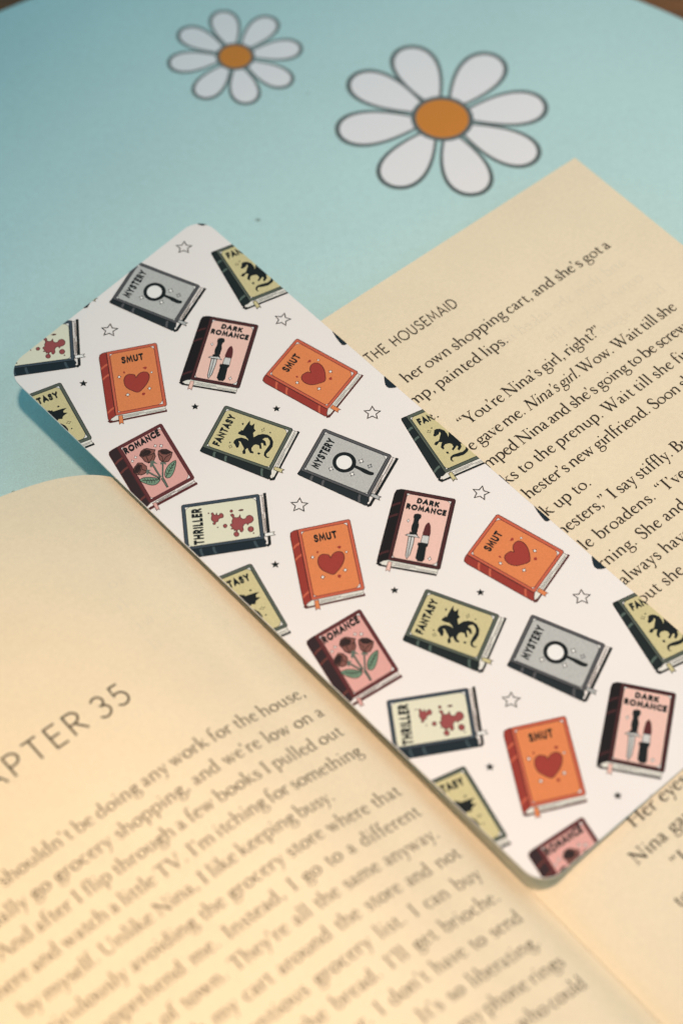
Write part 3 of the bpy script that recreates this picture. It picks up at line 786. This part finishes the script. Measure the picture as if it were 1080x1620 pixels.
GUT = 131.6
PL_LOW = [(17, 4.5), (40, 6.2), (70, 6.9), (90, 6.6), (100, 6.2), (107, 5.0), (113, 3.1), (118.5, 0.95), (123, -0.45), (127, -2.1), (GUT, -5.0)]
PL_TOP = [(17, 4.5), (40, 5.6), (80, 5.8), (98, 5.2), (107, 4.2), (116, 2.2), (121.5, 0.8), (126, -0.9), (129, -2.4), (GUT, -4.4)]
TOP_EDGE = [(17, 208.6), (90, 209.3), (107, 209.2), (116, 208.3), (121.5, 206.9), (125.8, 205.3), (129, 203.2), (GUT, 201.5)]
PR_LOW = [(GUT, -5.0), (134, -3.5), (138, -2.7), (144, -2.2), (150, -1.7), (158, -1.05), (170, -0.75), (200, -0.75), (244.3, -0.9)]
PR_TOP = [(GUT, -4.4), (134, -3.2), (138, -2.5), (144, -2.0), (150, -1.5), (158, -1.0), (170, -0.75), (200, -0.75), (244.3, -0.9)]

def blend(y):
    t = max(0.0, min(1.0, (y - 146.0) / 58.0))
    return t * t * (3 - 2 * t)

def dip(x, y):
    """the spine is pressed down a little towards the foot of the page"""
    t = max(0.0, min(1.0, (140.0 - y) / 45.0))
    return -1.3 * t * t * (3 - 2 * t) * math.exp(-((GUT - x) / 5.0) ** 2)

def h_left(x, y):
    t = blend(y)
    w = .12 * math.sin(x * .11 + y * .05) * min(1, max(0, (120 - x) / 20))
    return interp(x, PL_LOW) * (1 - t) + interp(x, PL_TOP) * t + w + dip(x, y)

def h_right(x, y):
    t = blend(y)
    return interp(x, PR_LOW) * (1 - t) + interp(x, PR_TOP) * t + dip(x, y)

Y0, Y1 = 8.7, 206.8
def sheet(name, xs, surf, z_off, thick, mat, parent, bottom=None, y0=Y0, y1=Y1, edge=None):
    """closed solid: curved top, and either an offset underside or a flat bottom"""
    ny = 80
    ys = [y0 + (y1 - y0) * k / ny for k in range(ny + 1)]
    nx = len(xs)
    sq = lambda x, y: y0 + (y - y0) * ((interp(x, edge) + y1 - Y1 - y0) / (y1 - y0)) if edge else y
    top = [(x * MM, sq(x, y) * MM, (surf(x, y) + z_off) * MM) for y in ys for x in xs]
    low = [(x * MM, sq(x, y) * MM, ((surf(x, y) + z_off - thick) if bottom is None else bottom) * MM) for y in ys for x in xs]
    n = len(top)
    F = []
    for j in range(ny):
        for i in range(nx - 1):
            a = j * nx + i
            F.append((a, a + 1, a + nx + 1, a + nx))
            F.append((n + a, n + a + nx, n + a + nx + 1, n + a + 1))
    for i in range(nx - 1):
        F.append((i, n + i, n + i + 1, i + 1))
        a = ny * nx + i
        F.append((a, a + 1, n + a + 1, n + a))
    for j in range(ny):
        a = j * nx
        F.append((a, a + nx, n + a + nx, n + a))
        b = j * nx + nx - 1
        F.append((b, n + b, n + b + nx, b + nx))
    o = mesh_obj(name, top + low, F, [mat], parent, smooth=True)
    me = o.data
    me.set_sharp_from_angle(angle=math.radians(50))
    return o

BOT = -(Z_CARD - Z_MAT) / MM + 0.05
xl = [17 + k * 1.2 for k in range(70)] + [101 + k * .6 for k in range(51)] + [GUT - .05]
xr = [GUT + .05] + [132 + k * .6 for k in range(50)] + [162 + k * 2.0 for k in range(41)] + [244.3]
page_l = sheet("page", xl, h_left, 0.0, 0.10, M["paper"], book, edge=TOP_EDGE)
page_l["label"] = "left page with the CHAPTER 35 heading"
page_r = sheet("page", xr, h_right, 0.0, 0.10, M["paper"], book)
page_r["label"] = "right page of running text headed THE HOUSEMAID"
sheet("page_block", [x if x > 18 else x + .4 for x in xl], h_left, -0.28, 0, M["page_edge"], book, bottom=BOT + .42, y0=Y0 + .3, y1=Y1 - .3, edge=TOP_EDGE)
sheet("page_block", [x if x < 244 else x - .4 for x in xr], h_right, -0.28, 0, M["page_edge"], book, bottom=BOT + .42, y0=Y0 + .3, y1=Y1 - .3)
cv = [(16.4, BOT), (244.9, BOT), (244.9, BOT + .38), (16.4, BOT + .38)]
mesh_obj("cover", [(x * MM, y * MM, z * MM) for y in (Y0 - .3, Y1 + .2) for x, z in cv],
         [(0, 1, 2, 3), (7, 6, 5, 4), (0, 4, 5, 1), (1, 5, 6, 2), (2, 6, 7, 3), (3, 7, 4, 0)], [M["cover"]], book)

# ---- right page text
EM = 3.66
DX, DY = .90, .28          # the page lies a little below the bookmark
tr = TextSheet()
tr.caps("THE HOUSEMAID", 192.85 + DY, 2.5, 178.6 + DX, 200.3 + DX, .118, .10)
tr.cut()
RL = 185.25 + DY
def ry(k):
    return RL - 4.735 * k
E_R = 232.7 + DX
tr.line("her own shopping cart, and she's got a", ry(0), EM, 180.6 + DX, E_R)
tr.cut()
tr.line("mp, painted lips.", ry(1), EM, 178.0 + DX, 201.8 + DX)
tr.cut()
tr.line("face.", ry(2), EM, None, 180.3 + DX)
tr.cut()
tr.line('`You\'re Nina\'s girl, right?"', ry(3), EM, 181.6 + DX, 216.8 + DX)
tr.cut()
tr.line("e gave me. Nina's girl. Wow. Wait till she", ry(4), EM, 179.4 + DX, E_R, italic=[(11, 23)])
tr.cut()
tr.line("mped Nina and she's going to be screwed", ry(5), EM, 178.9 + DX, E_R)
tr.cut()
tr.line("ks to the prenup. Wait till she finds a", ry(6), EM, 179.0 + DX, E_R - 1.5)
tr.cut()
tr.line("hester's new girlfriend. Soon she will", ry(7), EM, 179.9 + DX, E_R - 4.0)
tr.cut()
tr.line("k up to.", ry(8), EM, 179.8 + DX, 190.9 + DX)
tr.cut()
tr.line('hesters," I say stiffly. But she seems', ry(9), EM, 178.9 + DX, E_R - 6.5)
tr.cut()
tr.line('le broadens. `I\'ve been the one who', ry(10), EM, 179.9 + DX, E_R)
tr.cut()
tr.line("rning. She and you both know I", ry(11), EM, 179.6 + DX, None)
tr.cut()
tr.line("always have lunch in town today", ry(12), EM, 180.1 + DX, None)
tr.cut()
tr.line("out she wants to see what I do", ry(13), EM, 179.6 + DX, None)
tr.cut()
tr.line("Her eyes are on the cart I am", 95.00 , EM, 149.3 + .6, None)
tr.cut()
tr.line("Nina gave me the list again", 90.05, EM, 145.0 + .8, None)
tr.cut()
tr.line('`I do not know what you want', 85.20, EM, 149.6 + .6, None)
tr.cut()
tr.line('to hear from me this morning', 80.40, EM, 145.0 + .8, None)
tr.cut()
tr.line('and the kitchen is as white as', 75.60, EM, 145.0 + .8, None)
tr.cut()
tr.build_lines(["page_header"] + ["text_line"] * 40, h_right, 0.05, M["text"], page_r)
gr_ = TextSheet()
for k, (x0, x1, txt) in enumerate([(196, 233, "and then she asked me to"), (208, 232.3, "come back in the"), (217, 230.5, "house again")]):
    gr_.line(txt, 181.0 - k * 4.73 - .5, EM, x0, None, mirror=True)
gr_.build("show_through_text", h_right, 0.025, M["ghost"], page_r)

# ---- left page text
FACE_WEIGHT[0] = 1.08
_G.clear()
tl = TextSheet()
tl.caps("CHAPTER", 161.5, 4.5, 63.9, 92.4, .085, .20)
tl.caps("35", 161.2, 4.5, 94.8, 100.8, .085, .20)
tl.cut()
LR = 125.7
def ly(k):
    return 147.2 - 4.785 * k
LEFT = [("I shouldn't be doing any work for the house,", 63.2, LR),
        ("actually go grocery shopping, and we're low on a", 55.6, LR),
        ("And after I flip through a few books I pulled out", 58.0, LR),
        ("here and watch a little TV. I'm itching for something", 54.0, LR),
        ("by myself. Unlike Nina, I like keeping busy.", 55.4, 115.6),
        ("ticulously avoiding the grocery store where that", 57.0, LR),
        ("apprehend me. Instead, I go to a different", 63.0, LR),
        ("part of town. They're all the same anyway.", 63.2, LR - .4),
        ("push my cart around the store and not", 68.0, LR),
        ("tentious grocery list. I can buy", 78.0, LR),
        ("or the bread. I'll get brioche.", 80.5, LR - .4),
        ("sour. I don't have to send", 87.2, LR),
        ("time. It's so liberating.", 91.0, LR - 1.0),
        ("when my phone rings", 95.0, LR - .2),
        ("man who could", 104.5, LR)]
for k, (txt, a, b) in enumerate(LEFT):
    tl.line(txt, ly(k), EM, a, b)
    tl.cut()
tl.build_lines(["chapter_heading"] + ["text_line"] * 40, h_left, 0.05, M["text"], page_l)
gl_ = TextSheet()
for k in range(6):
    gl_.line(["so she went down to the kitchen and", "looked at the rows of plates there", "with the door open behind her as", "if none of it were real and she was", "only waiting for the car to", "come up the drive again and"][k],
             182.0 - k * 4.785, EM, 62 + (k * 7) % 5, LR, mirror=True)
gl_.build("show_through_text", h_left, 0.025, M["ghost"], page_l)

# ------------------------------------------------------------------ bookmark
BA = math.atan2(-0.7250, 0.6887)
T_ = (math.cos(BA), math.sin(BA))
N_ = (-T_[1], T_[0])
U0, V0 = -234.166, 133.602
LEN, WID, RAD = 141.75, 50.8, 4.3
bo = ((U0 * T_[0] + V0 * N_[0]) * MM, (U0 * T_[1] + V0 * N_[1]) * MM)
mark = empty("bookmark", (bo[0], bo[1], Z_CARD), BA,
             "white printed bookmark patterned with little storybooks and stars, lying across the open book", "bookmark")

def rounded(x0, y0, x1, y1, r, n=10):
    out = []
    for cx, cy, a in ((x1 - r, y0 + r, -90), (x1 - r, y1 - r, 0), (x0 + r, y1 - r, 90), (x0 + r, y0 + r, 180)):
        out += [(cx + r * math.cos(math.radians(a + 90 * k / n)), cy + r * math.sin(math.radians(a + 90 * k / n))) for k in range(n + 1)]
    return out

def card_outline(g, n=10):
    """the card is trimmed a little out of square at its head"""
    q = [(LEN - g, g), (LEN - g, WID - g), (-1.6 + g, WID - g), (3.7 + g, g)]
    out = []
    for i in range(4):
        p, a, b = Vector(q[i]), Vector(q[i - 1]), Vector(q[(i + 1) % 4])
        p0, p1 = p + (a - p).normalized() * (RAD - g), p + (b - p).normalized() * (RAD - g)
        for k in range(n + 1):
            t = k / n
            w = .72
            den = (1 - t) ** 2 + 2 * t * (1 - t) * w + t * t
            r = (p0 * (1 - t) ** 2 + p * (2 * t * (1 - t) * w) + p1 * t * t) / den
            out.append((r.x, r.y))
    return out

CARD = card_outline(0)
inner = card_outline(.07)
rings = [(inner, -.40), (CARD, -.35), (CARD, -.06), (inner, 0.0)]
nC = len(CARD)
verts = [(x * MM, y * MM, z * MM) for ring, z in rings for x, y in ring]
faces = [tuple(range(3 * nC, 4 * nC)), tuple(reversed(range(nC)))]
for j in range(3):
    faces += [(j * nC + k, j * nC + (k + 1) % nC, (j + 1) * nC + (k + 1) % nC, (j + 1) * nC + k) for k in range(nC)]
mesh_obj("card", verts, faces, [M["card"]], mark)

def printed_part(name, V, T, M2, label=None):
    """V in own millimetres, M2 3x2 affine to bookmark millimetres; clipped to the card"""
    P = [(x * M2[0][0] + y * M2[1][0] + M2[2][0], x * M2[0][1] + y * M2[1][1] + M2[2][1]) for x, y in V]
    if not any(-2 < a < LEN and 0 < b < WID for a, b in P):
        return None
    hull = card_outline(.03)
    verts, faces, keys, idx, cache = [], [], [], [], {}
    def vid(q):
        k = (round(q[0], 4), round(q[1], 4))
        if k not in cache:
            cache[k] = len(verts)
            verts.append((q[0] * MM, q[1] * MM, .00005))
        return cache[k]
    for a, b, c, key in T:
        tri = [P[a], P[b], P[c]]
        ar = (tri[1][0] - tri[0][0]) * (tri[2][1] - tri[0][1]) - (tri[1][1] - tri[0][1]) * (tri[2][0] - tri[0][0])
        if ar < 0:
            tri.reverse()
        poly = clip_tri(tri, hull)
        ids = []
        for q in poly:
            i = vid(q)
            if i not in ids:
                ids.append(i)
        if len(ids) < 3:
            continue
        if key not in keys:
            keys.append(key)
        faces.append(tuple(ids))
        idx.append(keys.index(key))
    if not faces:
        return None
    o = mesh_obj(name, verts, faces, [M[k] for k in keys], mark, idx)
    if label:
        o["label"] = label
    return o

def st(pts, w, key, closed=False):
    return [(q, key) for q in ribbon([(x, y, w) for x, y in pts], closed)]

def lerp(a, b, t):
    return (a[0] + (b[0] - a[0]) * t, a[1] + (b[1] - a[1]) * t)

def book_layers(d, cover, spine, panel, band, line, corner_c='white', inset=.52, frame=True):
    w, h = d['w'], d['h']
    ST, SB_, B0, B1 = d['ST'], d['SB'], d['BK0'], d['BK1']
    L = []
    lw = .12
    # back board and block of pages
    L += st([SB_, B0, B1], .52, line)
    L += [([(0, h - .2), (w - .25, h - .2), (w - .25, B1[1] - .12), (B0[0] + .4, B0[1] - .1), (SB_[0] + .55, SB_[1] - .15), (SB_[0] + .5, h + .35)], 'pages')]
    L += st([(w - .25, h), (w - .25, B1[1] - .1)], .07, line)
    for t, a, b in ((.34, .10, .55), (.52, .16, .97), (.70, .04, .45), (.72, .58, .93)):
        yA = h + (B0[1] - h) * t
        L += st([(a * w, yA), (b * w, yA - .02)], .09, 'pageline')
    # spine, rounded at the head and foot
    sp = [(0, 0), (ST[0] * .45, ST[1] * .1 - .02), (ST[0] * .86, ST[1] * .45), (ST[0], ST[1] + .35)]
    sp += [lerp(ST, SB_, .3), lerp(ST, SB_, .7), (SB_[0] + .02, SB_[1] - .3), (SB_[0] + .22, SB_[1]), (SB_[0] * .62, SB_[1] - .35), (SB_[0] * .4, h + .3), (0, h + .02)]
    L += st(sp, lw * 2.0, line, True)
    L += [(sp, spine)]
    for t in (.17, .335, .86):
        q = [lerp((0, 0), (0, h), t), lerp((0, 0), (0, h), t + .032)]
        o = [lerp(ST, SB_, t + .012), lerp(ST, SB_, t + .044)]
        mid0, mid1 = lerp(q[0], o[0], .5), lerp(q[1], o[1], .5)
        L += [([(q[0][0], q[0][1]), (mid0[0], mid0[1] - .1), o[0], o[1], (mid1[0], mid1[1] - .1), q[1]], band)]
    # front board
    cov = rounded(0, 0, w, h, .35, 4)
    L += st(cov, lw * 2.0, line, True)
    L += [(cov, cover)]
    L += st([(0.02, .1), (0.02, h - .1)], lw, line)
    i1, i2, c = inset, inset + .10, .55
    if frame:
        L += st(rounded(i1, i1, w - i1, h - i1, .15, 3), .10, line, True)
    pan = [(i2 + c, i2), (w - i2 - c, i2), (w - i2 - c * .25, i2 + c * .25), (w - i2, i2 + c), (w - i2, h - i2 - c), (w - i2 - c * .25, h - i2 - c * .25),
           (w - i2 - c, h - i2), (i2 + c, h - i2), (i2 + c * .25, h - i2 - c * .25), (i2, h - i2 - c), (i2, i2 + c), (i2 + c * .25, i2 + c * .25)]
    L += [(pan, panel)]
    for cx, cy, sx, sy, k in ((w - i1, i1, -1, 1, 1.0), (w - i1, h - i1, -1, -1, 1.15), (i1, i1, 1, 1, .85), (i1, h - i1, 1, -1, .7)):
        tri = [(cx + sx * .05, cy + sy * .05), (cx + sx * .72 * k, cy + sy * .08), (cx + sx * .30 * k, cy + sy * .30 * k), (cx + sx * .08, cy + sy * .72 * k)]
        L += [(tri, corner_c)]
        L += st([tri[1], tri[2], tri[3]], .08, line)
    # title
    for text, (BL, BR, TL), wt in d['title']:
        wt *= 1.15 if text == 'SMUT' else 1.5
        up = (TL[0] - BL[0], TL[1] - BL[1])
        TL = (TL[0] + up[0] * .06, TL[1] + up[1] * .06)
        polys, W = sans_layout(text, wt, .05)
        W += wt
        polys = [[(x + wt / 2 - .04, y) for x, y in q] for q in polys]
        ex = ((BR[0] - BL[0]) / W, (BR[1] - BL[1]) / W)
        ey = (TL[0] - BL[0], TL[1] - BL[1])
        for q in polys:
            L.append(([(BL[0] + x * ex[0] + y * ey[0], BL[1] + x * ex[1] + y * ey[1]) for x, y in q], 'ink'))
    # picture
    for s in d['shapes']:
        kind, mat = s[0], s[1]
        if kind == 'P':
            L.append((catmull(s[2], True, 3) if s[3] else list(s[2]), mat))
        elif kind == 'L':
            L += st(s[2], s[3] * (1.5 if mat == 'ink2' else 1.15), mat, s[2][0] == s[2][-1])
        elif kind == 'l':
            L += st(catmull(s[2], True, 3), s[3] * (1.4 if mat == 'ink2' else 1), mat, True)
        elif kind == 'D':
            (x, y), rx, ry_ = s[2], s[3] * 1.18, s[4] * 1.18
            star = [(x, y - ry_), (x + rx * .36, y - ry_ * .36), (x + rx, y), (x + rx * .36, y + ry_ * .36), (x, y + ry_), (x - rx * .36, y + ry_ * .36), (x - rx, y), (x - rx * .36, y - ry_ * .36)]
            L.append((star, 'ink2'))
            k = .56
            L.append(([(x + (a - x) * k, y + (b - y) * k) for a, b in star[::2]], mat))
    return L

KIND = {
    'smut': (('cover_or', 'spine_or', 'panel_or', 'cover_or', 'redink'), {}, "orange printed book with a dark red heart, titled SMUT"),
    'mystery': (('cover_gr', 'spine_gr', 'panel_gr', 'cover_gr', 'ink'), {}, "grey printed book with a magnifying glass, titled MYSTERY"),
    'dark': (('cover_dk', 'spine_dk', 'pink', 'cover_dk', 'spine_dk'), dict(inset=.60), "pink and black printed book with a dagger and lipstick, titled DARK ROMANCE"),
    'fantasy': (('cover_ol', 'spine_ol', 'olive', 'band_ol', 'ink'), {}, "olive green printed book with a black dragon, titled FANTASY"),
    'romance': (('cover_ro', 'spine_ro', 'panel_ro', 'band_ro', 'wine'), {}, "pink printed book with three brown roses, titled ROMANCE"),
    'thriller': (('cover_th', 'spine_th', 'panel_th', 'band_th', 'ink'), {}, "cream printed book with red blood spatters, titled THRILLER"),
}
FLAT = {}
for key, (cols, kw, lab) in KIND.items():
    FLAT[key] = paint(book_layers(ART[key], *cols, **kw), 2e-4)

PERIOD = 52.6
PLACES = [(k, ART[k]['M']) for k in KIND]
PLACES += [('smut', [[-0.2826, 1.0594], [0.9037, 0.2136], [88.5051, 34.8019]]),
           ('fantasy', [[0.2323, 0.9521], [1.0349, -0.2525], [59.75, 47.35]]),
           ('fantasy', [[0.2532, 0.9467], [1.029, -0.2752], [62.81, -3.72]])]
for key, m in PLACES:
    for k in range(-2, 3):
        mm = [m[0], m[1], [m[2][0] + k * PERIOD, m[2][1]]]
        printed_part("printed_book", *FLAT[key], mm, KIND[key][2])

ID = [[1, 0], [0, 1], [0, 0]]
W1 = [(35.6, 51.0), (37.62, 50.9), (39.44, 50.9), (40.14, 51.0), (40.22, 50.38), (39.91, 49.92), (39.31, 49.95), (37.72, 50.25)]
W2 = [(50.26, 50.9), (51.9, 51.1), (53.68, 50.9), (53.17, 49.82), (52.64, 49.45), (51.99, 49.5), (51.09, 50.07)]
for k in range(-1, 3):
    for w in (W1, W2):
        V, T = paint([(catmull(w, True, 2), 'spine_th')])
        printed_part("printed_book", V, T, [[1, 0], [0, 1], [k * PERIOD, 0]], "sliver of a dark printed book cut off by the card's edge")

V, T = paint([([(-1.6, 49.3), (-1.6, 51.2), (1.6, 51.2), (.95, 50.45), (.6, 49.6), (-.11, 49.2), (-.9, 49.15)], 'spine_th')])
printed_part("printed_book", V, T, [[1, 0], [0, 1], [0, 0]], "sliver of a dark printed book cut off at the card's corner")

def star_pts(x, y, R, r, a0):
    return [(x + (R if k % 2 == 0 else r) * math.cos(a0 + k * math.pi / 5), y + (R if k % 2 == 0 else r) * math.sin(a0 + k * math.pi / 5)) for k in range(10)]

UP = math.radians(132.0)      # 'up' of the printed stars in bookmark axes
for (x, y), rot in (((55.1, 43.4), 0.10), ((28.1, 45.7), -.12), ((61.6, 20.15), 0.06)):
    for k in range(-2, 3):
        q = star_pts(x + k * PERIOD, y, 1.52, .72, UP + rot)
        V, T = paint(st(q, .19, 'ink', True))
        printed_part("printed_star", V, T, ID, "outlined five-pointed star")
for x, y, R in ((68.2, 8.8, .80), (85.6, 20.5, .74), (43.0, 31.15, .74)):
    for k in range(-2, 3):
        V, T = paint([(star_pts(x + k * PERIOD, y, R, .36, UP + .15), 'ink')])
        printed_part("printed_star", V, T, ID, "small solid black star")
